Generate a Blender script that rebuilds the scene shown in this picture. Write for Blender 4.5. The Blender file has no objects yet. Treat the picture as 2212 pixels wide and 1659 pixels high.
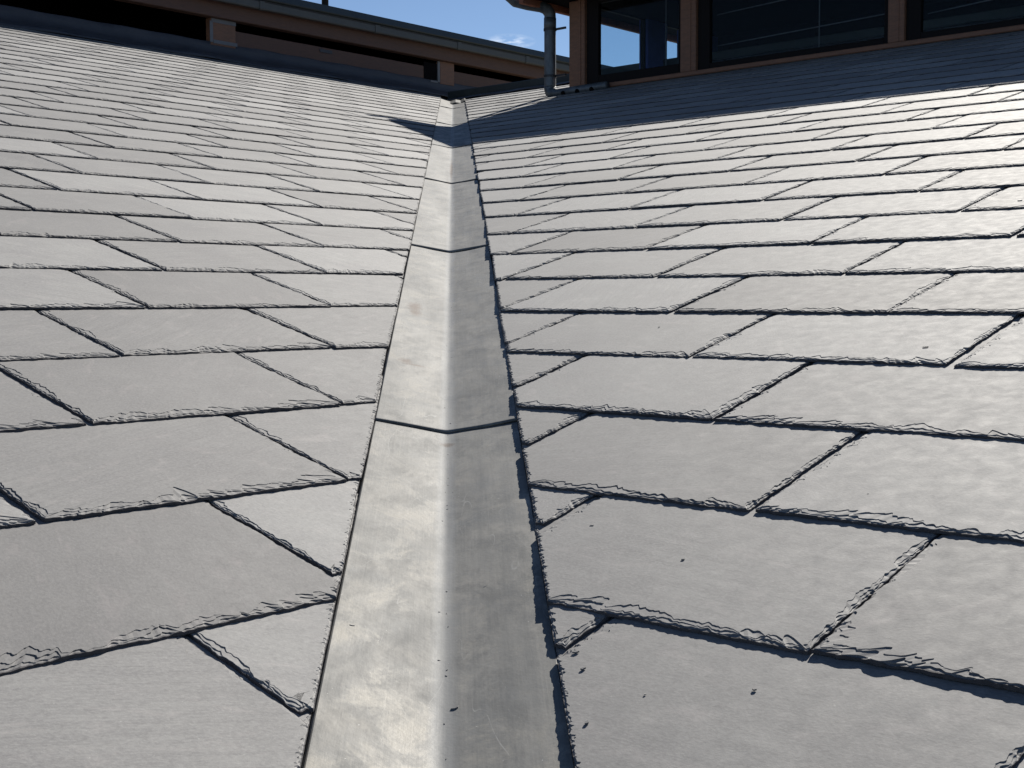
import bpy, math, random
import numpy as np
from mathutils import Matrix, Vector

# ------------------------------------------------------------------ camera, sky, sun, exposure
U = 0.406                                   # width of one slate in metres; layout numbers below are in slate widths
SC = bpy.context.scene
COL = SC.collection
V3 = lambda *a: np.array(a, dtype=float)

def unit(v): return v / np.linalg.norm(v)

CAM = V3(-0.0693776707639306, -7.018724418606612, -0.013699638322001769)
RM = np.array([[0.9981952134329145, 0.05963671726722117, 0.007055340757732023],
               [-0.059957038705479686, 0.9963302653139158, 0.061083188596961824],
               [-0.003386648680893869, -0.061395963817598966, 0.998107742800155]])   # columns: right, forward, up
FPX = 2881.55 / 2212.0
cam_d = bpy.data.cameras.new('camera')
cam_d.sensor_width = 36.0
cam_d.lens = FPX * 36.0
cam_d.clip_start = 0.02
cam_d.clip_end = 4000
cam = bpy.data.objects.new('camera', cam_d)
COL.objects.link(cam)
mw = Matrix.Identity(4)
for r in range(3):
    mw[r][0], mw[r][1], mw[r][2], mw[r][3] = RM[r, 0], RM[r, 2], -RM[r, 1], CAM[r] * U
cam.matrix_world = mw
SC.camera = cam

SUN_AZ, SUN_EL = math.radians(30.0), math.radians(31.5)      # azimuth clockwise from +Y
sun_dir = V3(math.sin(SUN_AZ) * math.cos(SUN_EL), math.cos(SUN_AZ) * math.cos(SUN_EL), math.sin(SUN_EL))
sd = bpy.data.lights.new('sun', 'SUN')
sd.energy = 5.0
sd.angle = math.radians(0.5)
sd.color = (1.0, 0.952, 0.87)
so = bpy.data.objects.new('sun', sd)
COL.objects.link(so)
so.rotation_euler = Vector((-sun_dir).tolist()).to_track_quat('-Z', 'Y').to_euler()

W = bpy.data.worlds.new('World')
SC.world = W
W.use_nodes = True
wn, wl = W.node_tree.nodes, W.node_tree.links
wn.clear()
sky = wn.new('ShaderNodeTexSky')
sky.sky_type = 'NISHITA'
sky.sun_disc = False
sky.sun_elevation = SUN_EL
sky.sun_rotation = SUN_AZ
sky.altitude = 3300
sky.air_density = 1.0
sky.dust_density = 0.6
sky.ozone_density = 2.0
bg = wn.new('ShaderNodeBackground')
bg.inputs['Strength'].default_value = 0.05
wo = wn.new('ShaderNodeOutputWorld')
tc = wn.new('ShaderNodeTexCoord')
# one small wisp of cloud low in the sky
cdir = unit(RM @ V3((1098 - 1106) / 2881.55, 1, (829.5 - 90) / 2881.55))
cmap = wn.new('ShaderNodeMapping'); cmap.inputs['Scale'].default_value = (60, 60, 230)
cno = wn.new('ShaderNodeTexNoise'); cno.inputs['Scale'].default_value = 1.6; cno.inputs['Detail'].default_value = 6
wl.new(tc.outputs['Generated'], cmap.inputs['Vector']); wl.new(cmap.outputs[0], cno.inputs['Vector'])
csub = wn.new('ShaderNodeVectorMath'); csub.operation = 'SUBTRACT'; csub.inputs[1].default_value = cdir.tolist()
wl.new(tc.outputs['Generated'], csub.inputs[0])
cscl = wn.new('ShaderNodeVectorMath'); cscl.operation = 'MULTIPLY'; cscl.inputs[1].default_value = (48, 48, 170)
wl.new(csub.outputs[0], cscl.inputs[0])
clen = wn.new('ShaderNodeVectorMath'); clen.operation = 'LENGTH'; wl.new(cscl.outputs[0], clen.inputs[0])
cmr = wn.new('ShaderNodeMapRange'); cmr.inputs[1].default_value = 1.0; cmr.inputs[2].default_value = 0.1
cmr.inputs[3].default_value = 0.0; cmr.inputs[4].default_value = 1.0
wl.new(clen.outputs['Value'], cmr.inputs[0])
cth = wn.new('ShaderNodeMapRange'); cth.inputs[1].default_value = 0.42; cth.inputs[2].default_value = 0.75
wl.new(cno.outputs[0], cth.inputs[0])
cml = wn.new('ShaderNodeMath'); cml.operation = 'MULTIPLY'
wl.new(cmr.outputs[0], cml.inputs[0]); wl.new(cth.outputs[0], cml.inputs[1])
cmix = wn.new('ShaderNodeMix'); cmix.data_type = 'RGBA'
cmix.inputs['B'].default_value = (10.5, 11.3, 12.5, 1)
wl.new(cml.outputs[0], cmix.inputs['Factor']); wl.new(sky.outputs[0], cmix.inputs['A'])
wl.new(cmix.outputs['Result'], bg.inputs['Color'])
wl.new(bg.outputs[0], wo.inputs['Surface'])

SC.view_settings.view_transform = 'Standard'
SC.view_settings.look = 'None'
SC.view_settings.gamma = 1.0
SC.view_settings.use_curve_mapping = False
SC.view_settings.exposure = 0.98

# ------------------------------------------------------------------ frames of the two slopes
hL = V3(0.7048685209786247, 0.7093379787755665, 0.0)
uL = V3(-0.6822251475160489, 0.6779265245801972, 0.27383293331394715)
hR = V3(-0.7048680778453137, 0.70933841911647, 0.0)
uR = V3(0.6840061288415231, 0.6796954348975905, 0.2648579458627)
nrmL, nrmR = np.cross(hL, uL), np.cross(-hR, uR)
vd = V3(0.017511149181157006, 0.9809769563324773, 0.19333279804271225)
gL, gR, wR, oL, vL, oR, vR = 0.6250237458359571, 0.6278531666598156, 1.017285777718139, -2.3676042374819253, -2.6001414939161327, 3.606705112388895, -2.7118412951148416
CL, CR = 0.236, 0.276                        # half widths of the open valley, left and right
T = 0.0049 / U                               # slate thickness
METAL = 0.0085 / U                           # valley metal lies this far below the slate tails
rng = np.random.default_rng(7)
random.seed(7)

def project(X):
    c = (np.atleast_2d(X) - CAM) @ RM
    d = np.maximum(c[:, 1], 1e-3)
    return 512 + FPX * 1024 * c[:, 0] / d, 384 - FPX * 1024 * c[:, 2] / d, c[:, 1]

# ------------------------------------------------------------------ object helpers
def tag(o, label=None, cat=None, group=None, kind=None):
    if label: o['label'] = label
    if cat: o['category'] = cat
    if group: o['group'] = group
    if kind: o['kind'] = kind
    return o

def empty(name, loc, label, cat, group=None):
    o = bpy.data.objects.new(name, None)
    o.empty_display_size = 0.1
    COL.objects.link(o)
    o.location = (np.asarray(loc) * U).tolist()
    return tag(o, label, cat, group)

class MB:
    """collects geometry in slate-width units, world space"""
    def __init__(s): s.v, s.f = [], []
    def add(s, vs, fs):
        n = len(s.v); s.v += [tuple(map(float, v)) for v in vs]; s.f += [tuple(i + n for i in f) for f in fs]; return s
    def box(s, fr, a0, a1, b0, b1, c0, c1, bev=0.0):
        O, A, B, Cc = fr
        P = lambda a, b, c: O + A * a + B * b + Cc * c
        if bev <= 0:
            vs = [P(a, b, c) for a in (a0, a1) for b in (b0, b1) for c in (c0, c1)]
            return s.add(vs, [(0, 1, 3, 2), (4, 6, 7, 5), (0, 4, 5, 1), (2, 3, 7, 6), (0, 2, 6, 4), (1, 5, 7, 3)])
        # bevelled section in the b,c plane and pulled-in ends
        def ring(a, k):
            q = [(b0 + bev, c0), (b1 - bev, c0), (b1, c0 + bev), (b1, c1 - bev), (b1 - bev, c1), (b0 + bev, c1), (b0, c1 - bev), (b0, c0 + bev)]
            mb, mc = (b0 + b1) / 2, (c0 + c1) / 2
            return [P(a, b + (bev * np.sign(mb - b) if k else 0), c + (bev * np.sign(mc - c) if k else 0)) for b, c in q]
        rs = [ring(a0, 1), ring(a0 + bev, 0), ring(a1 - bev, 0), ring(a1, 1)]
        vs = [p for r in rs for p in r]
        fs = [tuple(range(8)), tuple(reversed(range(24, 32)))]
        for k in range(3):
            for i in range(8):
                j = (i + 1) % 8
                fs.append((k * 8 + i, (k + 1) * 8 + i, (k + 1) * 8 + j, k * 8 + j))
        return s.add(vs, fs)
    def tube(s, pts, r, n=16, cap=True):
        pts = [np.asarray(p, float) for p in pts]
        vs, fs = [], []
        ref = None
        for i, p in enumerate(pts):
            d = unit((pts[min(i + 1, len(pts) - 1)] - pts[max(i - 1, 0)]))
            if ref is None:
                ref = unit(np.cross(d, V3(0, 0, 1) if abs(d[2]) < .9 else V3(1, 0, 0)))
            ref = unit(ref - d * (ref @ d))
            b = np.cross(d, ref)
            rr = r[i] if hasattr(r, '__len__') else r
            for k in range(n):
                a = 2 * math.pi * k / n
                vs.append(p + (ref * math.cos(a) + b * math.sin(a)) * rr)
        for i in range(len(pts) - 1):
            for k in range(n):
                fs.append((i * n + k, i * n + (k + 1) % n, (i + 1) * n + (k + 1) % n, (i + 1) * n + k))
        if cap:
            fs.append(tuple(reversed(range(n)))); fs.append(tuple(range((len(pts) - 1) * n, len(pts) * n)))
        return s.add(vs, fs)
    def prism(s, fr, prof, a0, a1):
        """closed profile of (b, c) points swept along a"""
        O, A, B, Cc = fr
        n = len(prof)
        vs = [O + A * a + B * b + Cc * c for a in (a0, a1) for b, c in prof]
        fs = [tuple(range(n)), tuple(reversed(range(n, 2 * n)))] + [(i, n + i, n + (i + 1) % n, (i + 1) % n) for i in range(n)]
        return s.add(vs, fs)
    def strip(s, fr, prof, a_list, jit=None):
        """open profile swept along a, as a sheet"""
        O, A, B, Cc = fr
        n = len(prof)
        vs = []
        for i, a in enumerate(a_list):
            for j, (b, c) in enumerate(prof):
                e = jit(a, j) if jit else 0
                vs.append(O + A * a + B * b + Cc * (c + e))
        fs = [(i * n + j, i * n + j + 1, (i + 1) * n + j + 1, (i + 1) * n + j) for i in range(len(a_list) - 1) for j in range(n - 1)]
        return s.add(vs, fs)
    def build(s, name, mat, parent=None, smooth=False, solid=0.0, origin=None):
        me = bpy.data.meshes.new(name)
        org = np.zeros(3)
        if parent is not None:
            org = np.array(parent.matrix_world.translation) / U if False else np.array(parent.location) / U
        elif origin is not None:
            org = np.asarray(origin, float)
        me.from_pydata([((np.array(v) - org) * U).tolist() for v in s.v], [], s.f)
        import bmesh
        bm = bmesh.new(); bm.from_mesh(me); bmesh.ops.recalc_face_normals(bm, faces=bm.faces); bm.to_mesh(me); bm.free()
        if smooth:
            me.polygons.foreach_set('use_smooth', [True] * len(me.polygons))
        me.materials.append(mat)
        o = bpy.data.objects.new(name, me)
        COL.objects.link(o)
        if parent is not None: o.parent = parent
        elif origin is not None: o.location = (org * U).tolist()
        if solid > 0:
            m = o.modifiers.new('solid', 'SOLIDIFY'); m.thickness = solid * U; m.offset = 0
        return o

def sub(o, parent):                          # make o a sub-part of a part that sits at its own parent's origin
    o.parent = parent
    return o

# ------------------------------------------------------------------ materials
def new_mat(name):
    m = bpy.data.materials.new(name); m.use_nodes = True
    nt = m.node_tree; nt.nodes.clear()
    out = nt.nodes.new('ShaderNodeOutputMaterial'); b = nt.nodes.new('ShaderNodeBsdfPrincipled')
    nt.links.new(b.outputs[0], out.inputs['Surface'])
    return m, nt, b

class N:
    def __init__(s, nt): s.nt, s.n, s.l = nt, nt.nodes, nt.links
    def new(s, t, **k):
        n = s.n.new(t)
        for a, v in k.items(): setattr(n, a, v)
        return n
    def link(s, a, b): s.l.new(a, b)
    def noise(s, vec, scale, detail=3, rough=0.55, dist=0.0):
        n = s.new('ShaderNodeTexNoise'); n.inputs['Scale'].default_value = scale; n.inputs['Detail'].default_value = detail
        n.inputs['Roughness'].default_value = rough; n.inputs['Distortion'].default_value = dist
        s.link(vec, n.inputs['Vector']); return n.outputs[0]
    def mapping(s, vec, scale=(1, 1, 1), rot=(0, 0, 0), loc=(0, 0, 0)):
        n = s.new('ShaderNodeMapping'); n.inputs['Scale'].default_value = scale; n.inputs['Rotation'].default_value = rot
        n.inputs['Location'].default_value = loc
        s.link(vec, n.inputs['Vector']); return n.outputs[0]
    def mr(s, v, a, b, c, d, clamp=True):
        n = s.new('ShaderNodeMapRange'); n.clamp = clamp
        for i, x in enumerate((a, b, c, d)): n.inputs[i + 1].default_value = x
        s.link(v, n.inputs[0]); return n.outputs[0]
    def math(s, op, a, b=None):
        n = s.new('ShaderNodeMath', operation=op)
        for i, x in enumerate((a, b)):
            if x is None: continue
            if isinstance(x, (int, float)): n.inputs[i].default_value = x
            else: s.link(x, n.inputs[i])
        return n.outputs[0]
    def mix(s, fac, a, b, blend='MIX'):
        n = s.new('ShaderNodeMix', data_type='RGBA', blend_type=blend)
        for k, x in (('Factor', fac), ('A', a), ('B', b)):
            if isinstance(x, (int, float)): n.inputs[k].default_value = x
            elif isinstance(x, tuple): n.inputs[k].default_value = x
            else: s.link(x, n.inputs[k])
        return n.outputs['Result']
    def ramp(s, v, stops):
        n = s.new('ShaderNodeValToRGB'); e = n.color_ramp.elements
        while len(e) < len(stops): e.new(0.5)
        for i, (p, c) in enumerate(stops): e[i].position = p; e[i].color = c
        s.link(v, n.inputs[0]); return n.outputs[0]
    def bump(s, h, dist, strength=1.0, normal=None):
        n = s.new('ShaderNodeBump'); n.inputs['Distance'].default_value = dist; n.inputs['Strength'].default_value = strength
        s.link(h, n.inputs['Height'])
        if normal is not None: s.link(normal, n.inputs['Normal'])
        return n.outputs[0]

def slate_material():
    m, nt, b = new_mat('slate_stone'); n = N(nt)
    at = n.new('ShaderNodeAttribute', attribute_name='suv'); co = at.outputs['Vector']
    sid = n.new('ShaderNodeAttribute', attribute_name='sid').outputs['Fac']
    # grain direction differs from slate to slate
    ang = n.mr(sid, 0, 1, -1.3, 1.3)
    vr = n.new('ShaderNodeVectorRotate', rotation_type='Z_AXIS'); n.link(co, vr.inputs['Vector']); n.link(ang, vr.inputs['Angle'])
    gv = vr.outputs[0]
    big = n.noise(co, 7.0, 4, 0.6)
    mid = n.noise(co, 38.0, 4, 0.62, 0.4)
    fine = n.noise(n.mapping(gv, (210, 330, 1)), 1.0, 3, 0.7)
    streak = n.noise(n.mapping(gv, (7, 95, 1)), 1.0, 5, 0.7, 0.5)
    line = n.noise(n.mapping(gv, (3.2, 330, 1)), 1.0, 2, 0.5)
    val = n.mr(n.math('POWER', sid, 1.3), 0, 1, 0.50, 0.84)
    base = n.ramp(big, [(0.32, (0.178, 0.173, 0.176, 1)), (0.68, (0.262, 0.258, 0.252, 1))])
    base = n.mix(n.mr(mid, 0.40, 0.66, 0, 0.36), base, (0.300, 0.295, 0.286, 1))
    some = n.mr(n.math('FRACT', n.math('MULTIPLY', sid, 7.31)), 0.25, 0.9, 0.12, 0.55)
    base = n.mix(n.math('MULTIPLY', n.mr(streak, 0.44, 0.62, 0.0, 1.0), some), base, (0.150, 0.146, 0.150, 1))
    base = n.mix(n.math('MULTIPLY', n.mr(line, 0.63, 0.72, 0.0, 1.0), some), base, (0.105, 0.10, 0.104, 1))
    sm = n.noise(n.mapping(gv, (14, 30, 1), loc=(3, 1, 0)), 1.0, 5, 0.7, 0.6)
    base = n.mix(n.mr(sm, 0.55, 0.72, 0.0, 0.6), base, (0.38, 0.348, 0.34, 1))
    base = n.mix(n.mr(n.noise(co, 130.0, 3, 0.7), 0.34, 0.56, 0.42, 0.0), base, (0.135, 0.13, 0.133, 1))
    base = n.mix(n.mr(fine, 0.42, 0.68, 0.0, 0.55), base, (0.33, 0.325, 0.315, 1))
    wsp = n.noise(co, 240.0, 1, 0.5)
    base = n.mix(n.mr(wsp, 0.76, 0.80, 0.0, 0.7), base, (0.40, 0.40, 0.38, 1))
    hs = n.new('ShaderNodeHueSaturation'); hs.inputs['Saturation'].default_value = 1.0
    n.link(n.mr(sid, 0, 1, 0.47, 0.53), hs.inputs['Hue']); n.link(val, hs.inputs['Value']); n.link(base, hs.inputs['Color'])
    n.link(hs.outputs[0], b.inputs['Base Color'])
    n.link(n.mr(mid, 0.3, 0.7, 0.80, 0.90), b.inputs['Roughness'])
    b.inputs['Specular IOR Level'].default_value = 0.85
    bp = n.bump(n.noise(n.mapping(gv, (70, 120, 60)), 1.0, 5, 0.65), 0.0003, 0.28)
    bp = n.bump(n.noise(co, 330.0, 3, 0.65), 0.0004, 0.35, bp)
    bp = n.bump(big, 0.0003, 0.25, bp)
    n.link(bp, b.inputs['Normal'])
    return m

def metal_material(name, lo, hi, rough, stains=True):
    m, nt, b = new_mat(name); n = N(nt)
    at = n.new('ShaderNodeAttribute', attribute_name='suv'); co = at.outputs['Vector']        # x across, y along, metres
    sid = n.new('ShaderNodeAttribute', attribute_name='sid').outputs['Fac']
    big = n.noise(co, 9.0, 4, 0.6, 0.8)
    mid = n.noise(n.mapping(co, (34, 16, 1)), 1.0, 6, 0.7, 0.4)
    brush = n.noise(n.mapping(co, (420, 7, 1)), 1.0, 3, 0.6)
    cross = n.noise(n.mapping(co, (16, 9, 1), rot=(0, 0, 0.4)), 1.0, 6, 0.72, 0.35)
    scr = n.noise(n.mapping(co, (70, 7, 1), rot=(0, 0, 0.5)), 1.0, 3, 0.5, 0.5)
    c = n.ramp(big, [(0.32, lo), (0.68, hi)])
    c = n.mix(n.mr(mid, 0.45, 0.66, 0, 0.7), c, tuple(x * 0.72 for x in lo[:3]) + (1,))
    c = n.mix(n.mr(cross, 0.49, 0.60, 0, 0.75), c, tuple(x * 0.66 for x in lo[:3]) + (1,))
    wv = n.noise(n.mapping(co, (26, 5, 1), rot=(0, 0, 0.6), loc=(3, 9, 0)), 1.0, 1, 0.4, 0.8)
    c = n.mix(n.math('MULTIPLY', n.mr(n.math('ABSOLUTE', n.math('SUBTRACT', wv, 0.5)), 0.0, 0.004, 0.28, 0.0), n.mr(mid, 0.5, 0.6, 0, 1)), c, (0.55, 0.55, 0.53, 1))
    c = n.mix(n.mr(brush, 0.35, 0.75, 0, 0.25), c, tuple(min(1, x * 1.12) for x in hi[:3]) + (1,))
    sp = n.noise(co, 300.0, 1, 0.5)
    c = n.mix(n.mr(sp, 0.79, 0.83, 0, 0.8), c, (0.7, 0.7, 0.68, 1))
    pt = n.noise(n.mapping(co, (14, 11, 1), loc=(7, 2, 0)), 1.0, 6, 0.72, 0.4)
    c = n.mix(n.mr(pt, 0.52, 0.66, 0, 0.55), c, (0.33, 0.305, 0.255, 1))
    if stains:
        sx = n.new('ShaderNodeSeparateXYZ'); n.link(co, sx.inputs[0])
        # highlight of the fold, painted as a pale band along the crease
        q = n.math('ABSOLUTE', n.math('ADD', sx.outputs[0], n.math('MULTIPLY', n.math('SUBTRACT', big, 0.5), 0.012)))
        c = n.mix(n.mr(q, 0.007, 0.014, 0.5, 0.0), c, (0.235, 0.24, 0.242, 1))
        ds = n.noise(n.mapping(co, (60, 2.2, 1), loc=(5, 0, 0)), 1.0, 4, 0.6)
        c = n.mix(n.math('MULTIPLY', n.mr(ds, 0.45, 0.65, 0, 0.4), n.mr(sx.outputs[0], -0.01, 0.02, 0.3, 1.0)), c, (0.085, 0.088, 0.088, 1))
        for (x, y, rx, ry, k) in ((-0.072, -0.105, 0.015, 0.045, 0.95), (-0.068, -0.165, 0.012, 0.03, 0.9), (-0.074, -0.590, 0.012, 0.018, 0.8), (-0.055, -0.607, 0.022, 0.006, 0.7),
                                  (0.000, -1.02, 0.010, 0.010, 0.8), (-0.002, 2.9, 0.008, 0.42, 0.8), (-0.012, 2.36, 0.012, 0.05, 0.5)):
            sb = n.new('ShaderNodeVectorMath', operation='SUBTRACT'); sb.inputs[1].default_value = (x, y, 0); n.link(co, sb.inputs[0])
            ml = n.new('ShaderNodeVectorMath', operation='MULTIPLY'); ml.inputs[1].default_value = (1 / rx, 1 / ry, 0); n.link(sb.outputs[0], ml.inputs[0])
            ln = n.new('ShaderNodeVectorMath', operation='LENGTH'); n.link(ml.outputs[0], ln.inputs[0])
            d = n.math('ADD', ln.outputs['Value'], n.math('MULTIPLY', n.math('SUBTRACT', n.noise(co, 70.0, 4, 0.7), 0.5), 1.6))
            c = n.mix(n.mr(d, 0.4, 1.25, k, 0.0), c, (0.062, 0.036, 0.022, 1))
    n.link(c, b.inputs['Base Color'])
    b.inputs['Metallic'].default_value = 0.10; b.inputs['Specular IOR Level'].default_value = 0.35
    r = n.math('ADD', n.mr(mid, 0.3, 0.7, rough - 0.04, rough + 0.08), n.mr(pt, 0.45, 0.66, 0.05, -0.13))
    n.link(r, b.inputs['Roughness'])
    bp = n.bump(brush, 0.0004, 0.12)
    bp = n.bump(n.noise(n.mapping(co, (8, 12, 1)), 1.0, 2, 0.5), 0.003, 0.35, bp)
    bp = n.bump(n.noise(co, 200.0, 3, 0.6), 0.0005, 0.3, bp)
    n.link(bp, b.inputs['Normal'])
    return m

def plain(name, col, rough=0.6, metallic=0.0, var=0.25, scale=6.0, stretch=(1, 1, 1), spec=0.5, bump=0.0006):
    m, nt, b = new_mat(name); n = N(nt)
    co = n.new('ShaderNodeTexCoord').outputs['Object']
    a = n.noise(n.mapping(co, stretch), scale, 5, 0.62, 0.3)
    f = n.noise(n.mapping(co, stretch), scale * 14, 3, 0.6)
    c = n.mix(n.mr(a, 0.3, 0.7, 0, 1), tuple(x * (1 - var) for x in col) + (1,), tuple(min(1, x * (1 + var)) for x in col) + (1,))
    c = n.mix(n.mr(f, 0.4, 0.7, 0, 0.35), c, tuple(x * (1 - 1.5 * var) for x in col) + (1,))
    n.link(c, b.inputs['Base Color'])
    n.link(n.mr(a, 0.3, 0.7, rough - 0.06, rough + 0.08), b.inputs['Roughness'])
    b.inputs['Metallic'].default_value = metallic
    b.inputs['Specular IOR Level'].default_value = spec
    n.link(n.bump(f, bump, 0.5), b.inputs['Normal'])
    return m

def glass_material():
    m = bpy.data.materials.new('window_glass'); m.use_nodes = True
    nt = m.node_tree; nt.nodes.clear(); n = N(nt)
    out = n.new('ShaderNodeOutputMaterial'); mx = n.new('ShaderNodeMixShader'); tr = n.new('ShaderNodeBsdfTransparent'); gl = n.new('ShaderNodeBsdfGlossy')
    tr.inputs['Color'].default_value = (0.86, 0.91, 0.93, 1); gl.inputs['Roughness'].default_value = 0.01
    fr = n.new('ShaderNodeFresnel'); n.link(n.mr(n.new('ShaderNodeNewGeometry').outputs['Backfacing'], 0, 1, 1.45, 1 / 1.45), fr.inputs['IOR'])
    co = n.new('ShaderNodeTexCoord').outputs['Object']
    n.link(n.bump(n.noise(co, 3.0, 2), 0.0015, 0.2), gl.inputs['Normal'])
    n.link(n.math('MULTIPLY', fr.outputs[0], 0.2), mx.inputs[0]); n.link(tr.outputs[0], mx.inputs[1]); n.link(gl.outputs[0], mx.inputs[2]); n.link(mx.outputs[0], out.inputs[0])
    return m

M_SLATE = slate_material()
M_EDGE_SHADE = plain('slate_edge_shade', (0.075, 0.072, 0.076), 0.85, 0, 0.3, 90, spec=0.2)  # slate darkened to paint in the shade on the edge faces
M_VALLEY = metal_material('weathered_valley_metal', (0.115, 0.118, 0.117, 1), (0.195, 0.187, 0.170, 1), 0.60)
M_LEAD = plain('lead_sheet', (0.05, 0.05, 0.058), 0.6, 0.0, 0.25, 5, spec=0.5)
M_UNDER = plain('roofing_underlay', (0.03, 0.03, 0.03), 0.9)
M_TIMBER = plain('brown_stained_timber', (0.20, 0.098, 0.058), 0.65, 0.0, 0.22, 3.0, (6, 6, 30))
M_TIMBERH = plain('brown_stained_boards', (0.115, 0.060, 0.042), 0.7, 0.0, 0.25, 5.0, (3, 3, 30))
M_SASH = plain('dark_window_sash', (0.010, 0.008, 0.008), 0.7, spec=0.15)
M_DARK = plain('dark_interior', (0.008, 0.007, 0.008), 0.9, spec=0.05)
M_WHITE = plain('off_white_paint', (0.17, 0.17, 0.18), 0.7, 0, 0.2)
M_ZINC = plain('zinc_gutter', (0.088, 0.088, 0.083), 0.6, 0.25, 0.18, 8)
M_ROOFM = plain('dark_green_roof_sheet', (0.032, 0.04, 0.04), 0.5, 0.1, 0.25, 4)
M_GALV = plain('galvanised_steel', (0.115, 0.13, 0.145), 0.5, 0.5, 0.4, 30, (1, 1, 0.35))
M_GLASS = glass_material()
M_ROOM_REFL = plain('reflection_blue_wall', (0.07, 0.10, 0.36), 0.8)  # blue puts the reflection seen in the glass into the wall colour
M_TERRA = plain('terracotta_edge', (0.30, 0.11, 0.06), 0.8, 0, 0.35, 9)
M_CHIP = plain('slate_chip_stone', (0.13, 0.128, 0.128), 0.7, 0, 0.3, 60)
M_CHIPL = plain('pale_chip_stone', (0.36, 0.34, 0.31), 0.8, 0, 0.3, 60)
M_WIRE = plain('grey_wire', (0.13, 0.13, 0.135), 0.6)
M_GROUND = plain('ground_gravel', (0.16, 0.15, 0.12), 0.95, 0, 0.3, 0.4)
M_STEEL = plain('dark_steel', (0.05, 0.05, 0.055), 0.5, 0.6)

# ------------------------------------------------------------------ ground, far below the roof
g = MB().add([V3(-4000, -4000, -14), V3(4000, -4000, -14), V3(4000, 4000, -14), V3(-4000, 4000, -14)], [(0, 1, 2, 3)]).build('ground', M_GROUND)
tag(g, 'open ground far below the roof', 'ground', kind='structure')

# ------------------------------------------------------------------ slates
def clip(poly, lab, nx, ny, c, newlab):
    """keep nx*x + ny*y <= c ; lab[i] labels the edge i -> i+1"""
    out, ol = [], []
    n = len(poly)
    for i in range(n):
        p, q = poly[i], poly[(i + 1) % n]
        dp, dq = nx * p[0] + ny * p[1] - c, nx * q[0] + ny * q[1] - c
        if dp <= 0:
            out.append(p)
            if dq <= 0: ol.append(lab[i])
            else:
                t = dp / (dp - dq)
                ol.append(lab[i]); out.append((p[0] + t * (q[0] - p[0]), p[1] + t * (q[1] - p[1]))); ol.append(newlab)
        elif dq <= 0:
            t = dp / (dp - dq)
            out.append((p[0] + t * (q[0] - p[0]), p[1] + t * (q[1] - p[1]))); ol.append(lab[i])
    return out, ol

def area(poly):
    a = 0
    for i in range(len(poly)):
        p, q = poly[i], poly[(i + 1) % len(poly)]; a += p[0] * q[1] - p[1] * q[0]
    return a / 2

def smooth_noise(n, step, r):
    """value noise along n samples with a knot every `step` samples"""
    k = max(2, int(n / max(step, 1)) + 3)
    return np.interp(np.linspace(0, k - 1, n), np.arange(k), r.random(k))

def scallops(L, n, wlo, whi, dmax, dens, r):
    """flake scars: sharp-ended arcs along an edge of length L (units), depth profile of n samples"""
    s = np.linspace(0, L, n)
    d = np.zeros(n)
    x = -whi * r.random()
    while x < L:
        w = wlo + (whi - wlo) * r.random() ** 1.7
        if r.random() < dens:
            dep = dmax * (0.25 + 0.75 * r.random()) * min(1, (w / whi) ** 0.5 + .2)
            sk = 0.2 + 0.6 * r.random()
            t = np.clip((s - x) / w, 0, 1)
            sh = np.where(t < sk, t / sk, (1 - t) / (1 - sk))
            d = np.maximum(d, dep * np.sqrt(np.clip(sh, 0, 1)) * ((t > 0) & (t < 1)))
        x += w * (0.55 + 0.6 * r.random())
    return d

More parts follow.
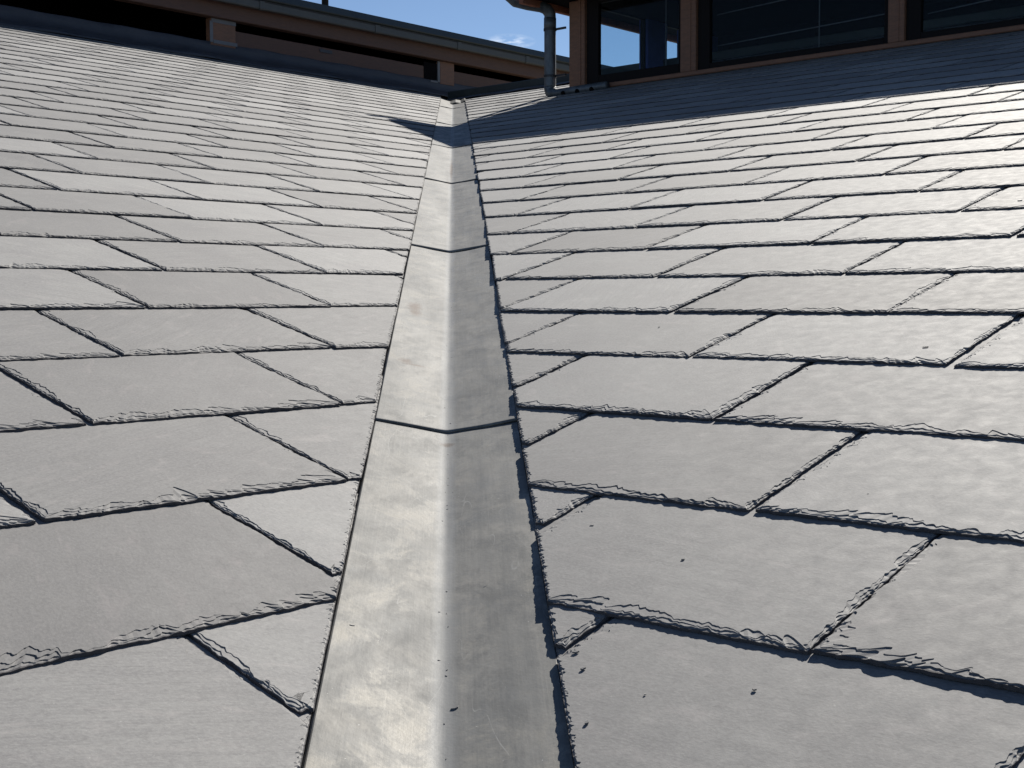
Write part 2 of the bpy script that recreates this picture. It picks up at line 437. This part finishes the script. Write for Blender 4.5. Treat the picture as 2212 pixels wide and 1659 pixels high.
MM = 0.001 / U
def slate_mesh(poly, lab, res, seed):
    """verts (local units: x along the course, y up the slope, z normal) and faces of one hand-dressed slate"""
    r = np.random.default_rng(seed)
    n = len(poly)
    P = np.array(poly)
    inr = min(1.0, abs(area(poly)) / (sum(np.linalg.norm(P[i] - P[(i + 1) % n]) for i in range(n)) / 2) / (44 * MM))
    nor = []
    for i in range(n):
        e = P[(i + 1) % n] - P[i]
        nor.append(np.array([-e[1], e[0]]) / max(np.linalg.norm(e), 1e-9))         # inward for CCW
    mit = []
    for i in range(n):
        a, b = nor[i - 1], nor[i]
        m = a + b
        mit.append(m / max(1 + a @ b, 0.35))
    far = res > 15 * MM
    A0, M0, D, HS = [], [], [[] for _ in range(5)], [[], [], []]
    for i in range(n):
        L = np.linalg.norm(P[(i + 1) % n] - P[i])
        dressed = lab[i] != 'head'
        cnt = max(2, int(L / (res if dressed else 0.12)))
        t = np.arange(cnt) / cnt
        A0.append(P[i] + t[:, None] * (P[(i + 1) % n] - P[i]))
        M0.append(mit[i] + t[:, None] * (mit[(i + 1) % n] - mit[i]))
        if not dressed:
            z = np.zeros(cnt)
            for k in range(5): D[k].append(z + k * 0.05 * MM)
            for k in range(3): HS[k].append(z)
            continue
        st = 1 / (res / MM)
        if lab[i] == 'tail':
            e0 = (smooth_noise(cnt, 14 * st, r) - .5) * 2.6 * MM + (smooth_noise(cnt, 4 * st, r) - .5) * 1.4 * MM
            sc = 1.0
        elif lab[i] == 'side':
            e0 = (smooth_noise(cnt, 16 * st, r) - .5) * 2.2 * MM + (smooth_noise(cnt, 4 * st, r) - .5) * 1.2 * MM
            sc = 0.55
        else:
            e0 = (smooth_noise(cnt, 40 * st, r) - .5) * 1.2 * MM + (smooth_noise(cnt, 3 * st, r) - .5) * 0.5 * MM
            sc = 0.55
        if lab[i] == 'valley':
            d1 = 0.6 * MM + 2.0 * MM * smooth_noise(cnt, 3 * st, r)
            d2 = np.clip(smooth_noise(cnt, 3 * st, r) - .4, 0, 1) * 5 * MM
            d3 = np.clip(smooth_noise(cnt, 2.5 * st, r) - .7, 0, 1) * 12 * MM
        else:
            d1 = 0.3 * MM + scallops(L, cnt, 7 * MM, 30 * MM, 6.5 * MM * sc, 0.80, r) * (0.6 + 0.7 * smooth_noise(cnt, 3 * st, r))
            d2 = scallops(L, cnt, 8 * MM, 48 * MM, 12 * MM * sc, 0.8, r) * (0.6 + 0.7 * smooth_noise(cnt, 4 * st, r))
            d3 = scallops(L, cnt, 18 * MM, 95 * MM, 20 * MM * sc, 0.6, r) * (0.8 + 0.4 * smooth_noise(cnt, 6 * st, r))
        for k, (d_, ref, h_) in enumerate(((d1, 4.0, .30), (d2, 6.0, .26), (d3, 9.0, .22))):
            HS[k].append(T * h_ * np.clip(d_ / (ref * MM * (sc if lab[i] != 'valley' else .5)), 0, 1) ** .8 * (0.35 + 0.65 * smooth_noise(cnt, 5 * st, r)))
        d1, d2, d3 = d1 * inr, d2 * inr, d3 * inr
        D[0].append(e0); D[1].append(e0 + 0.4 * MM + d1 * .35); D[2].append(e0 + d1 + .5 * MM); D[3].append(e0 + d1 + d2 + .7 * MM); D[4].append(e0 + d1 + d2 + d3 + .9 * MM)
    A0 = np.concatenate(A0); M0 = np.concatenate(M0); D = [np.concatenate(d) for d in D]
    m = len(A0)
    rise = 0.25 * MM
    H1, H2, H3 = (np.concatenate(h) for h in HS)
    sl = T * .02
    z3 = -H3; z2 = z3 - sl - H2; z1 = z2 - sl - H1
    lv = [(-T, D[0]), (z1 - 2 * sl, D[0] + .25 * MM), (z1 - sl, D[1]), (z1, D[2] - .1 * MM), (z2 - sl, D[2] + rise), (z2, D[3] - .1 * MM), (z3 - sl, D[3] + rise), (z3, D[4] - .1 * MM), (0.0, D[4] + rise)]
    if far: lv = [lv[0], lv[1], lv[3], lv[4], lv[6], lv[8]]
    vs = []
    for z, d in lv:
        xy = A0 + M0 * d[:, None]
        vs.append(np.c_[xy, np.zeros(m) + z])
    V = np.concatenate(vs)
    fs = []
    idx = np.arange(m); nx = (idx + 1) % m
    for k in range(len(lv) - 1):
        fs += np.c_[k * m + idx, k * m + nx, (k + 1) * m + nx, (k + 1) * m + idx].tolist()
    fs.append(((len(lv) - 1) * m + idx).tolist())
    fs.append(idx[::-1].tolist())
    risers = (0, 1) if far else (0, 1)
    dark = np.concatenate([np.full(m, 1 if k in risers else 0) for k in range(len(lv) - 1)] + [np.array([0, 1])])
    return V, fs, dark

def to_mesh(name, V, fs, suv, sid, mat, dark=None):
    me = bpy.data.meshes.new(name)
    me.from_pydata(V.tolist(), [], fs)
    a = me.attributes.new('suv', 'FLOAT_VECTOR', 'POINT'); a.data.foreach_set('vector', np.ascontiguousarray(suv, dtype=np.float32).ravel())
    b = me.attributes.new('sid', 'FLOAT', 'POINT'); b.data.foreach_set('value', np.ascontiguousarray(sid, dtype=np.float32))
    me.materials.append(mat)
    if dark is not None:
        me.materials.append(M_EDGE_SHADE); me.polygons.foreach_set('material_index', np.asarray(dark, dtype=np.int32))
    return me

def build_slope(side, roof):
    left = side == 'L'
    ax = hL if left else -hR
    up, nr = (uL, nrmL) if left else (uR, nrmR)
    gg, w, vo = (gL, 1.0, vL) if left else (gR, wR, vR)
    c = CL if left else CR
    a_, b_ = vd @ (hL if left else hR), vd @ up
    top = 16.75 if left else 16.35
    todo = []
    for k in range(-2, 31):
        v0 = k * gg + vo
        wob = rng.normal(0, .004)
        par = (k % 2 == 0)
        for j in range(-30, 31):
            uu = (j + (0.5 if (par if left else not par) else 0.0))
            x0 = uu * w + (oL if left else oR)
            jj = rng.normal(0, .008)
            gap = (4.5 + 3.5 * rng.random()) * MM if left else (4 + 6 * rng.random()) * MM
            W2 = w - gap
            cx = x0 + w / 2 + jj * .5
            ln = 2.08 * gg
            poly = [(-W2 / 2, 0), (W2 / 2, 0), (W2 / 2, ln), (-W2 / 2, ln)]
            lab = ['tail', 'side', 'head', 'side']
            # valley: |x*b - v*a| >= c on this side
            vv = v0 + wob + rng.normal(0, .004)
            yaw = rng.normal(0, .0045)
            if left: poly, lab = clip(poly, lab, b_, -a_, vv * a_ - c - cx * b_ + rng.normal(0, .003), 'valley')
            else: poly, lab = clip(poly, lab, -b_, -a_, vv * a_ - c + cx * b_ + rng.normal(0, .003), 'valley')
            if len(poly) < 3: continue
            ymin = min(p[1] for p in poly)
            if ymin > gg * 0.98: continue
            if ymin > 1e-4: poly, lab = clip(poly, lab, 0, -1, -(ymin + .035), 'tail')
            if vv + ln > top: poly, lab = clip(poly, lab, 0, 1, top - vv, 'head')
            if len(poly) < 3: continue
            # drop points that coincide
            q, ql = [], []
            for i in range(len(poly)):
                pn = poly[(i + 1) % len(poly)]
                if math.hypot(pn[0] - poly[i][0], pn[1] - poly[i][1]) > 3 * MM: q.append(poly[i]); ql.append(lab[i])
            poly, lab = q, ql
            if len(poly) < 3 or area(poly) < .004: continue
            C0 = ax * cx + up * vv
            vis = [C0 + ax * p[0] + up * min(p[1], gg) for p in poly]
            X, Y, Dp = project(np.array(vis))
            if Dp.max() < .3: continue
            ok = Dp > 0.25
            if not ok.any(): continue
            if X[ok].max() < -330 or X[ok].min() > 1350 or Y[ok].min() > 1150 or Y[ok].max() < -60: continue
            inx = max(0, min(1024, X.max()) - max(0, X.min())); iny = max(0, min(768, Y[ok].max()) - max(0, Y.min()))
            todo.append(dict(C=C0, poly=poly, lab=lab, yaw=yaw, dist=max(Dp.min(), .8), size=inx * iny, cut='valley' in lab, k=k))
    order = sorted(range(len(todo)), key=lambda i: -todo[i]['size'])
    single = set(order[:100])
    mv, mf, ms, mi, md, cnt = [], [], [], [], [], 0
    org = np.array(roof.location) / U
    for i, s in enumerate(todo):
        pxm = s['dist'] * U / (FPX * 1024)                 # metres per pixel there
        res = max(2.2 * MM, min(1.15 * pxm / U, 30 * MM))
        V, fs, dark = slate_mesh(s['poly'], s['lab'], res, int(rng.integers(1 << 30)))
        sid = rng.random()
        off = rng.random(3) * 60
        suv = V * U + np.array([off[0], off[1], 0])
        tilt = math.atan(T / gg)
        cyw, syw = math.cos(s['yaw']), math.sin(s['yaw'])
        ct, st_ = math.cos(tilt), math.sin(tilt)
        lift = (0.2 + 1.2 * rng.random() ** 2) * MM
        X_ = ax * cyw + up * syw
        Y0 = -ax * syw + up * cyw
        Y_ = Y0 * ct - nr * st_
        Z_ = nr * ct + Y0 * st_
        R3 = np.c_[X_, Y_, Z_]
        org_s = s['C'] + nr * lift
        if i in single:
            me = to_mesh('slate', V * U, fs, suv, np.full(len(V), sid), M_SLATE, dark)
            o = bpy.data.objects.new('slate', me); COL.objects.link(o); o.parent = roof
            mat = Matrix.Identity(4)
            for r_ in range(3):
                for c_ in range(3): mat[r_][c_] = R3[r_, c_]
                mat[r_][3] = (org_s[r_] - org[r_]) * U
            o.matrix_local = mat
            if s['cut']: o['label'] = 'slate cut at a slant along the metal valley'
        else:
            Wd = (V @ R3.T + org_s - org) * U
            mv.append(Wd); ms.append(suv); mi.append(np.full(len(V), sid)); md.append(dark); mf += [[q + cnt for q in f] for f in fs]; cnt += len(V)
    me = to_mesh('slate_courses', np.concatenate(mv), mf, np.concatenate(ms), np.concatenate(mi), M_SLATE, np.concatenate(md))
    o = bpy.data.objects.new('slate_courses', me); COL.objects.link(o); o.parent = roof
    o['kind'] = 'stuff'
    # roofing felt under the slates
    dep = METAL + .05
    E = []
    for v in (-6.0, top):
        xi = (v * a_) / b_ if left else -(v * a_) / b_
        far_x = xi - 22 if left else xi + 22
        E += [ax * xi + up * v - nr * dep, ax * far_x + up * v - nr * dep]
    MB().add(E, [(0, 1, 3, 2)]).build('underlay', M_UNDER, roof)
    print(side, 'slates', len(todo), 'verts in mass', cnt)

roofL = empty('slate_roof', hL * 2 + uL * 4, 'pale grey slate slope left of the metal valley, rising to the long brown-beamed wall', 'roof')
build_slope('L', roofL)
roofR = empty('slate_roof', -hR * 2 + uR * 4, 'pale grey slate slope right of the metal valley, rising to the glazed timber dormer', 'roof')
build_slope('R', roofR)

# ------------------------------------------------------------------ valley metal
eL = unit(uL - vd * (uL @ vd)); eR = unit(uR - vd * (uR @ vd))
ZB = unit(eL + eR); XB = unit(eR - eL)
Q0 = 0.024
sinT, cosT = abs(eL @ ZB), abs(eL @ XB)
seams = [-8.2, -2.37, 1.67, 5.78, 9.86, 14.2, 19.0, 22.3]
vlabels = ['nearest bare metal valley sheet with scratches and bright smears, at the bottom of the photo',
           'metal valley sheet with a round brown stain on its left side',
           'metal valley sheet with dark grey smudges, above the brown-stained one',
           'metal valley sheet with a thin rusty streak down its fold',
           'metal valley sheet crossed by the dark dormer shadow',
           'short-looking metal valley sheet just above the dormer shadow',
           'topmost metal valley sheet meeting the dark flashing at the roof head']
for i in range(7):
    a0, a1 = seams[i], seams[i + 1] + (0.30 if i < 6 else 0)
    na, nq = (150, 49) if i < 2 else (60, 41)
    qs = np.concatenate([[-.62, -.45, -.34], np.linspace(-.32, -.06, nq // 3), np.linspace(-.045, .045, nq // 3), np.linspace(.06, .32, nq // 3), [.34, .45, .66], [-CL - Q0 + x for x in (.010, .0055, .005, -.011, -.0115)], [CR - Q0 + x for x in (-.006, -.0015, -.001, .015, .0155)]])
    qs.sort()
    r = np.random.default_rng(40 + i)
    ph = r.random(8) * 6.28
    vs, suv = [], []
    aa = np.linspace(a0, a1, na)
    for a in aa:
        f = (a - a0) / (a1 - a0)
        for q in qs:
            wav = (math.sin(a * 3.1 + q * 4 + ph[0]) * .9 + math.sin(a * 7.3 - q * 9 + ph[1]) * .5 + math.sin(q * 13 + a * 1.7 + ph[2]) * .6) * MM * .8 * min(1, abs(q) * 8)
            hgt = sinT * math.sqrt(q * q + .011 ** 2) - METAL / cosT + (2.6 * (1 - f) + .3) * MM + wav
            lat = q + Q0                                  # beyond the slate edge the wing is dressed down under the slates
            ed = (-lat - CL + .005) if lat < 0 else (lat - CR + .001)
            hgt -= min(max(ed / .016, 0), 1) * .0095 / U
            vs.append(vd * a + XB * ((q + Q0) * cosT) + ZB * hgt); suv.append((q * U, a * U, 0))
    nq = len(qs)
    fs = [(x * nq + y, x * nq + y + 1, (x + 1) * nq + y + 1, (x + 1) * nq + y) for x in range(na - 1) for y in range(nq - 1)]
    # turned-down lower edge
    base = len(vs)
    for y, q in enumerate(qs):
        vs.append(np.array(vs[y]) - ZB * 1.8 * MM + vd * .4 * MM); suv.append((q * U, a0 * U, 0))
    fs += [(y, base + y, base + y + 1, y + 1) for y in range(nq - 1)]
    o_at = vd * a0
    V = (np.array(vs) - o_at) * U
    me = to_mesh('valley_sheet', V, fs, np.array(suv), np.full(len(V), r.random()), M_VALLEY)
    me.polygons.foreach_set('use_smooth', [True] * (len(me.polygons) - (nq - 1)) + [False] * (nq - 1))
    o = bpy.data.objects.new('valley_sheet', me); COL.objects.link(o); o.location = (o_at * U).tolist()
    tag(o, vlabels[i], 'metal sheet', 'metal sheets lining the roof valley')

# bent offcut of metal folded over the valley head
fr = (vd * 20.6 + ZB * (-METAL / cosT), XB, vd, ZB)
hd = MB()
pr = [(-0.02, .055), (.08, .065), (.18, .08), (.27, .098)]
vs = []
for b, cdx in ((0.0, 0.0), (.7, .02)):
    for q, h in pr: vs.append(fr[0] + XB * q + vd * b + ZB * (h - .03 + cdx + .02 * math.sin(q * 30)))
for q, h in pr: vs.append(fr[0] + XB * q + vd * .02 + ZB * (h - .09))
hd.add(vs, [(i, i + 1, i + 5, i + 4) for i in range(3)] + [(i, 8 + i, 9 + i, i + 1) for i in range(3)])
o = hd.build('metal_flap', M_ZINC, None, origin=fr[0], solid=.008)
tag(o, 'small bent grey metal flap at the head of the valley', 'metal flap')

# ------------------------------------------------------------------ long raised wall with beam and gutter (above the left slope)
T0 = V3(-3.83501497, 17.77830524, 4.34239297)
nl = V3(0.70933798, -0.70486852, 0.0)
FC = (T0, hL, nl, V3(0, 0, 1))                # a along the wall, b out towards the slope, c up
vent = empty('ventilator_wall', T0 - nl * .95, 'long brown timber wall with open slots, beam and grey gutter above the left slope', 'wall')
A0_, A1_ = -9.0, 24.0
MB().box(FC, 1.0, A1_, -1.03, -.95, .30, .84, .01).build('lower_wall', M_TIMBERH, vent)
MB().box(FC, A0_, A1_, -1.00, -.80, 1.0, 1.30, .012).build('beam', M_TIMBERH, vent)
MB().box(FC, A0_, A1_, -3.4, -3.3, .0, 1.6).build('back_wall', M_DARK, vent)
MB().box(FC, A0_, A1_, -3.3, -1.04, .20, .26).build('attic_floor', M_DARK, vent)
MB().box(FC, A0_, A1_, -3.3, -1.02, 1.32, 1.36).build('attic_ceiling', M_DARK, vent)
for (p0, p1, w) in ((.42, 1.0, 1), (6.58, 7.03, 0), (12.9, 13.4, 0)):
    po = MB().box(FC, p0, p1, -1.06, -.91, .50, 1.0, .008).build('post', M_TIMBER, vent)
    tr = MB()
    if w:
        tr.box(FC, p0 + .02, p1, -.908, -.90, .92, .995)
        tr.box(FC, p0 + .06, p1 + .03, -.908, -.90, .535, .60)
        tr.box(FC, p0 - .02, p0 + .05, -.908, -.90, .55, .94)
    else:
        tr.box(FC, p0 - .075, p0 - .01, -.938, -.91, .53, .985)
        tr.box(FC, p0 - .30, p0 - .08, -.938, -.91, .505, .545)
    trim = tr.build('trim', M_WHITE, vent); trim.parent = po
MB().box(FC, 6.10, 6.50, -.955, -.94, .56, .93).build('recess_shade', M_DARK, vent)  # flat dark slab painting in the shade of a niche
MB().box(FC, 3.12, 3.45, -.95, -.935, .73, .80, .004).build('vent_plate', M_LEAD, vent)
# eaves: soffit board, box gutter with lips, joints, roof sheet
MB().prism(FC, [(-1.0, 1.302), (-.66, 1.262), (-.66, 1.282), (-1.0, 1.325)], A0_, A1_).build('soffit', M_TIMBERH, vent)
gt = MB().prism(FC, [(-.655, 1.255), (-.61, 1.262), (-.60, 1.28), (-.60, 1.40), (-.625, 1.40), (-.625, 1.285), (-.655, 1.28)], A0_, A1_).build('gutter', M_ZINC, vent)
for a in (-1.6, 1.4, 4.4, 6.88, 9.2, 12.2):
    cp = MB().prism(FC, [(-.66, 1.245), (-.60, 1.252), (-.588, 1.275), (-.588, 1.412), (-.60, 1.412), (-.60, 1.28), (-.66, 1.275)], a - .06, a + .06).build('gutter_joint', M_ZINC, vent)
    cp.parent = gt
MB().prism(FC, [(-.56, 1.44), (-.55, 1.46), (-.60, 1.60), (-2.2, 1.95), (-2.2, 1.92), (-.64, 1.56), (-.64, 1.42)], A0_, A1_).build('roof_sheet', M_ROOFM, vent)
MB().prism(FC, [(-.63, 1.40), (-.615, 1.41), (-.605, 1.46), (-.64, 1.46)], A0_, A1_).build('gutter_lip', M_STEEL, vent)
# lead apron: upstand against the wall, rolled over the top of the slates
prof = [(-.935, .56), (-.925, .55), (-.92, .46), (-.90, .385), (-.85, .335), (-.76, .285), (-.66, .245), (-.56, .205), (-.50, .185), (-.47, .165), (-.46, .135)]
ph = rng.random(12) * 6.28
MB().strip(FC, prof, np.linspace(A0_, 8.6, 160), lambda a, j: .012 * math.sin(a * 2.3 + ph[j]) * (1 if j > 2 else .3) + .006 * math.sin(a * 6.1 + ph[j])).build('apron_flashing', M_LEAD, vent, smooth=True, solid=.008)

# ------------------------------------------------------------------ ridge flashing on top of the right slope
FR = (uR * 16.2, -hR, unit(V3(-uR[0], -uR[1], 0)), V3(0, 0, 1))
ridge = empty('ridge_flashing', -hR * -14 + uR * 16.2, 'lead ridge strip with a dark upstand along the top of the right slope', 'flashing')
xv = -(16.2 * (vd @ hR)) / (vd @ uR)
t_ = math.tan(math.asin(uR[2]))
prof = [(.30, -.30 * t_ + .012), (.29, -.29 * t_ + .03), (.1, -.1 * t_ + .03), (-.06, .06 * t_ + .03)]
ph2 = rng.random(6) * 6.28
MB().strip(FR, prof, np.linspace(xv + .1, xv + 26, 140), lambda a, j: .012 * math.sin(a * 5 + ph2[j])).build('lead_strip', M_LEAD, ridge, smooth=True, solid=.008)
MB().box(FR, xv - .2, xv + 26, -.16, -.065, -.1, .20, .012).build('upstand', M_ROOFM, ridge)

# ------------------------------------------------------------------ dormer
F0 = V3(2.33295692, 16.29290059, 3.60890516)
nd = V3(-0.70933842, -0.70486808, 0.0)
FD = (F0, -hR, nd, V3(0, 0, 1))               # a to the right, b out towards the camera, c up
dor = empty('glazed_dormer', F0, 'brown timber dormer with large dark windows standing on the right slope', 'dormer')
H = 1.55
RW = 11.5
DEP = 4.4
MB().box(FD, 0, .34, -.34, 0, .075, H, .012).box(FD, .225, .265, 0.0, .012, .08, H).build('corner_post', M_TIMBER, dor)
MB().box(FD, -.06, RW, -.3, .035, -.005, .07, .012).build('sill', M_TIMBER, dor)
MB().box(FD, -.04, RW, -.28, .015, -.55, -.006).build('base_board', M_UNDER, dor)
for m0, m1 in ((2.32, 2.62), (5.92, 6.17), (9.4, 9.65)):
    mm = MB().box(FD, m0, m1, -.22, 0, .072, H, .01)
    mm.box(FD, m0 + (m1 - m0) * .60, m0 + (m1 - m0) * .70, 0, .01, .08, H)
    mm.build('mullion', M_TIMBER, dor)
def window(fr, a0, a1, c0, c1, b, l, rgt, bot, top_, glass_off=-.05):
    s_ = MB()
    s_.box(fr, a0, a0 + l, b - .12, b - .03, c0, c1, .008)
    s_.box(fr, a1 - rgt, a1, b - .12, b - .03, c0, c1, .008)
    s_.box(fr, a0 + l, a1 - rgt, b - .118, b - .032, c0, c0 + bot, .008)
    s_.box(fr, a0 + l, a1 - rgt, b - .118, b - .032, c1 - top_, c1, .008)
    so_ = s_.build('window', M_SASH, dor)
    p = MB().box(fr, a0 + l - .01, a1 - rgt + .01, b - .08, b - .07, c0 + bot - .01, c1 - top_ + .01).build('pane', M_GLASS, dor)
    p.parent = so_
window(FD, .345, 2.315, .075, H, -.03, .25, .06, .16, .1)
window(FD, 2.625, 5.915, .075, H, -.03, .22, .08, .10, .1)
window(FD, 6.175, 9.395, .075, H, -.03, .22, .08, .10, .1)
window(FD, 9.655, RW - .1, .075, H, -.03, .22, .08, .10, .1)
# left flank: two openings looking out over the roof
FS = (F0, hL, hR, V3(0, 0, 1))                # a back along the flank, b out to the left, c up
sw = MB()
sw.box(FS, .34, .42, -.2, -.004, .0, H)
sw.box(FS, .42, DEP, -.2, -.004, -.1, .32)
sw.box(FS, 2.06, 2.67, -.2, -.006, .32, H)
sw.box(FS, 3.28, DEP, -.2, -.006, .32, H)
sw.build('flank_wall', M_ROOM_REFL, dor)
window(FS, .42, 2.06, .32, H, -.03, .05, .05, .05, .02)
window(FS, 2.67, 3.28, .32, H, -.03, .05, .05, .05, .02)
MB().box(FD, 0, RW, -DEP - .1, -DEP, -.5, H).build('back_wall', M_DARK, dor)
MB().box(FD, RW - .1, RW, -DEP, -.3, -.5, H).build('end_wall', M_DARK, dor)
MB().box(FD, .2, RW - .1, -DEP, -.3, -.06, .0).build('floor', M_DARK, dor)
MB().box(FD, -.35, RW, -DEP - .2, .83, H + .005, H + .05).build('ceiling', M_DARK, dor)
MB().prism((F0, -hR, nd, V3(0, 0, 1)), [(.82, H + .055), (.84, H + .065), (.84, H + .10), (-DEP - .2, H + .16), (-DEP - .2, H + .055)], -.36, RW).build('roof', M_ROOFM, dor)
MB().box(FS, -.84, DEP, .33, .42, 1.44, 1.62, .012).build('verge_board', M_TERRA, dor)
for pts in (((2.7, -.5, .52), (5.9, -.5, .62)), ((2.7, -.5, 1.02), (5.9, -.5, 1.16)), ((4.55, -.5, .2), (4.55, -.5, 1.54)), ((6.3, -.5, .52), (9.4, -.5, .72)), ((1.62, -.6, .1), (1.62, -.6, 1.54))):
    P = [F0 - hR * a + nd * b + V3(0, 0, c) for a, b, c in pts]
    MB().tube(P, .009, 6).build('wire', M_WIRE, dor)
MB().box(FD, 3.0, 4.3, -2.6, -2.3, .0, .34, .02).build('reflection_block', M_TERRA, dor)  # added block, its orange stands in for a reflection in the pane

# ------------------------------------------------------------------ downpipe with perforated spreader
dp = empty('downpipe', F0 + hR * .3 + nd * .08, 'galvanised downpipe at the dormer corner ending in a holed spreader pipe on the slates', 'downpipe')
fd = lambda a, b, c: F0 - hR * a + nd * b + V3(0, 0, c)
px, pb, pr_ = -.325, .12, .102
neck = [fd(px, pb, .10 + .045 * i) for i in range(29)]
neck += [fd(px - .01, pb + .02, 1.40), fd(px - .03, pb + .07, 1.455), fd(px - .07, pb + .16, 1.485), fd(px - .17, pb + .40, 1.50), fd(px - .26, pb + .62, 1.53), fd(px - .30, pb + .72, 1.60), fd(px - .30, pb + .74, 1.75)]
MB().tube(neck, pr_, 20).build('pipe', M_GALV, dp, smooth=True)
for c_ in (1.10, .30):
    b_ = MB()
    b_.tube([fd(px, pb, c_ - .02), fd(px, pb, c_ + .02)], pr_ + .012, 20)
    b_.box(FD, px + .09, -.0, pb - .05, pb - .02, c_ - .018, c_ + .018)
    b_.build('pipe_bracket', M_STEEL, dp)
MB().tube([fd(px, pb, 1.085 + .0), fd(px, pb, 1.30)], pr_ + .006, 20).build('pipe_collar', M_GALV, dp, smooth=True)
sp = [fd(px, pb, .12), fd(px, pb, .08), fd(px + .02, pb + .005, .03), fd(px + .08, pb + .02, -.005), fd(px + .18, pb + .03, -.015), fd(px + .4, pb + .03, -.012), fd(.95, pb + .03, .0)]
spo = MB().tube(sp, [pr_ + .004] * 4 + [.075] * 3, 20).build('spreader', M_GALV, dp, smooth=True)
for a in (.05, .36, .67):
    c0 = fd(a, pb + .03, -.012)
    d_ = unit(nd * .9 + V3(0, 0, -.45))
    h_ = MB().tube([c0 + d_ * .055, c0 + d_ * .0795], .046, 14).build('outlet_hole', M_DARK, dp); h_.parent = spo

# ------------------------------------------------------------------ mast beyond the long wall
mb = T0 + hL * 4.36 - nl * 2.2
o = MB().tube([mb + V3(0, 0, 1.95), mb + V3(0, 0, 5.2)], [.075, .06], 12).build('mast', M_STEEL, None, smooth=True, origin=mb)
tag(o, 'thin dark mast rising behind the gutter of the long wall', 'mast')

# ------------------------------------------------------------------ loose chips of slate
def chip(L, Wd, th, seed, bend=0.0):
    r = np.random.default_rng(seed)
    n = 9
    top_, bot = [], []
    for k in range(n):
        a = 2 * math.pi * k / n
        q = 0.72 + .45 * r.random()
        x, y = L / 2 * math.cos(a) * q, Wd / 2 * math.sin(a) * q
        y += bend * (x / (L / 2)) ** 2
        top_.append((x * .86, y * .86, th)); bot.append((x, y, 0))
    return top_ + bot, [tuple(range(n))] + [tuple(reversed(range(n, 2 * n)))] + [(n + k, n + (k + 1) % n, (k + 1) % n, k) for k in range(n)]

def vsheet_lift(a):
    i = max(k for k in range(7) if seams[k] <= a)
    return 2.6 * (1 - (a - seams[i]) / (seams[i + 1] + (0.30 if i < 6 else 0) - seams[i])) + .3

def put_chip(kind, s, v, L, Wd, ang, label, th=.008, mat=None, bend=0.0, group='slate chips lying on the roof', stand=0.0):
    if kind == 'R':
        fr_ = ((v - vR) / gR) % 1.0
        O, X_, Y_, Z_ = -hR * s + uR * v - nrmR * (T * fr_ - .002), -hR, uR, nrmR
    elif kind == 'L':
        fr_ = ((v - vL) / gL) % 1.0
        O, X_, Y_, Z_ = hL * s + uL * v - nrmL * (T * fr_ - .002), hL, uL, nrmL
    else:                                     # on the valley metal: s across, v along
        O = vd * v + XB * (s + Q0) * cosT + ZB * (sinT * math.sqrt(s * s + .011 ** 2) - METAL / cosT + vsheet_lift(v) * MM)
        X_ = XB * cosT + ZB * sinT * np.sign(s); Y_ = vd; Z_ = unit(np.cross(X_, Y_))
    L, Wd, th = L * .46, Wd * .46, th * .25
    vs_, fs_ = chip(L, Wd, th, int(abs(s * 991 + v * 313)) + 5, bend)
    ca, sa = math.cos(ang), math.sin(ang)
    W_ = [X_ * (x * ca - y * sa) + Y_ * (x * sa + y * ca) + Z_ * (z + stand * abs(x) * 0.4) for x, y, z in vs_]
    o = MB().add([O + w for w in W_], fs_).build('slate_chip', mat or M_CHIP, None, origin=O)
    tag(o, label, 'slate chip', group)

put_chip('V', -.215, -4.04, .032, .011, .05, 'oval grey chip left of the fold on the nearest valley sheet', .008, M_CHIPL)
put_chip('V', .030, -4.37, .050, .012, .75, 'curved dark sliver on the fold of the nearest valley sheet', .010, bend=.006)
put_chip('V', .105, -3.77, .026, .008, .7, 'tiny dark sliver right of the fold on the nearest valley sheet', .006)
put_chip('R', 2.938, -.65, .050, .014, .35, 'dark twig-like chip alone on a slate right of the valley, beside a flaked tail edge', .012)
put_chip('R', 1.67, -.437, .022, .012, .2, 'small dark chip on a slate right of the brown-stained valley sheet', .008)
put_chip('R', 3.098, -2.408, .020, .013, .8, 'dark chip near the left end of a wide slate, above the small cut triangle', .01)
put_chip('R', 2.725, -2.29, .028, .009, .2, 'pale sliver lying on a slate beside the valley edge', .006, M_CHIPL)
put_chip('R', 3.578, -2.881, .020, .014, .3, 'black chip alone in the middle of the nearest right slate', .012)
put_chip('R', 3.199, -2.943, .030, .018, 1.2, 'grey chip just above the nearest ragged valley corner on the right', .012)
put_chip('R', 3.136, -2.887, .040, .022, .5, 'broad broken flake at the tip of a small cut slate by the valley', .012)
put_chip('R', 3.346, -3.12, .024, .018, 1.9, 'broken flake nearest the camera along the right valley edge', .012)
put_chip('R', 3.386, -2.98, .014, .012, .3, 'tiny pale crumb on the nearest right slate', .006, M_CHIPL)
put_chip('R', 3.345, -1.918, .012, .010, .1, 'tiny dark crumb on a wide slate two courses up', .006)
put_chip('R', 2.325, 1.851, .050, .035, .2, 'dark lump on a slate at the far right', .016)
for k in range(34):                            # grit caught in the fold: tiny and alike
    a = -4.75 + 5.6 * rng.random() ** 1.4
    put_chip('V', rng.normal(0.004, .008), a, .006 + .010 * rng.random(), .004 + .003 * rng.random(), rng.random() * 3, 'dark speck of grit caught in the fold of the valley', .004, group='grit specks in the valley fold')
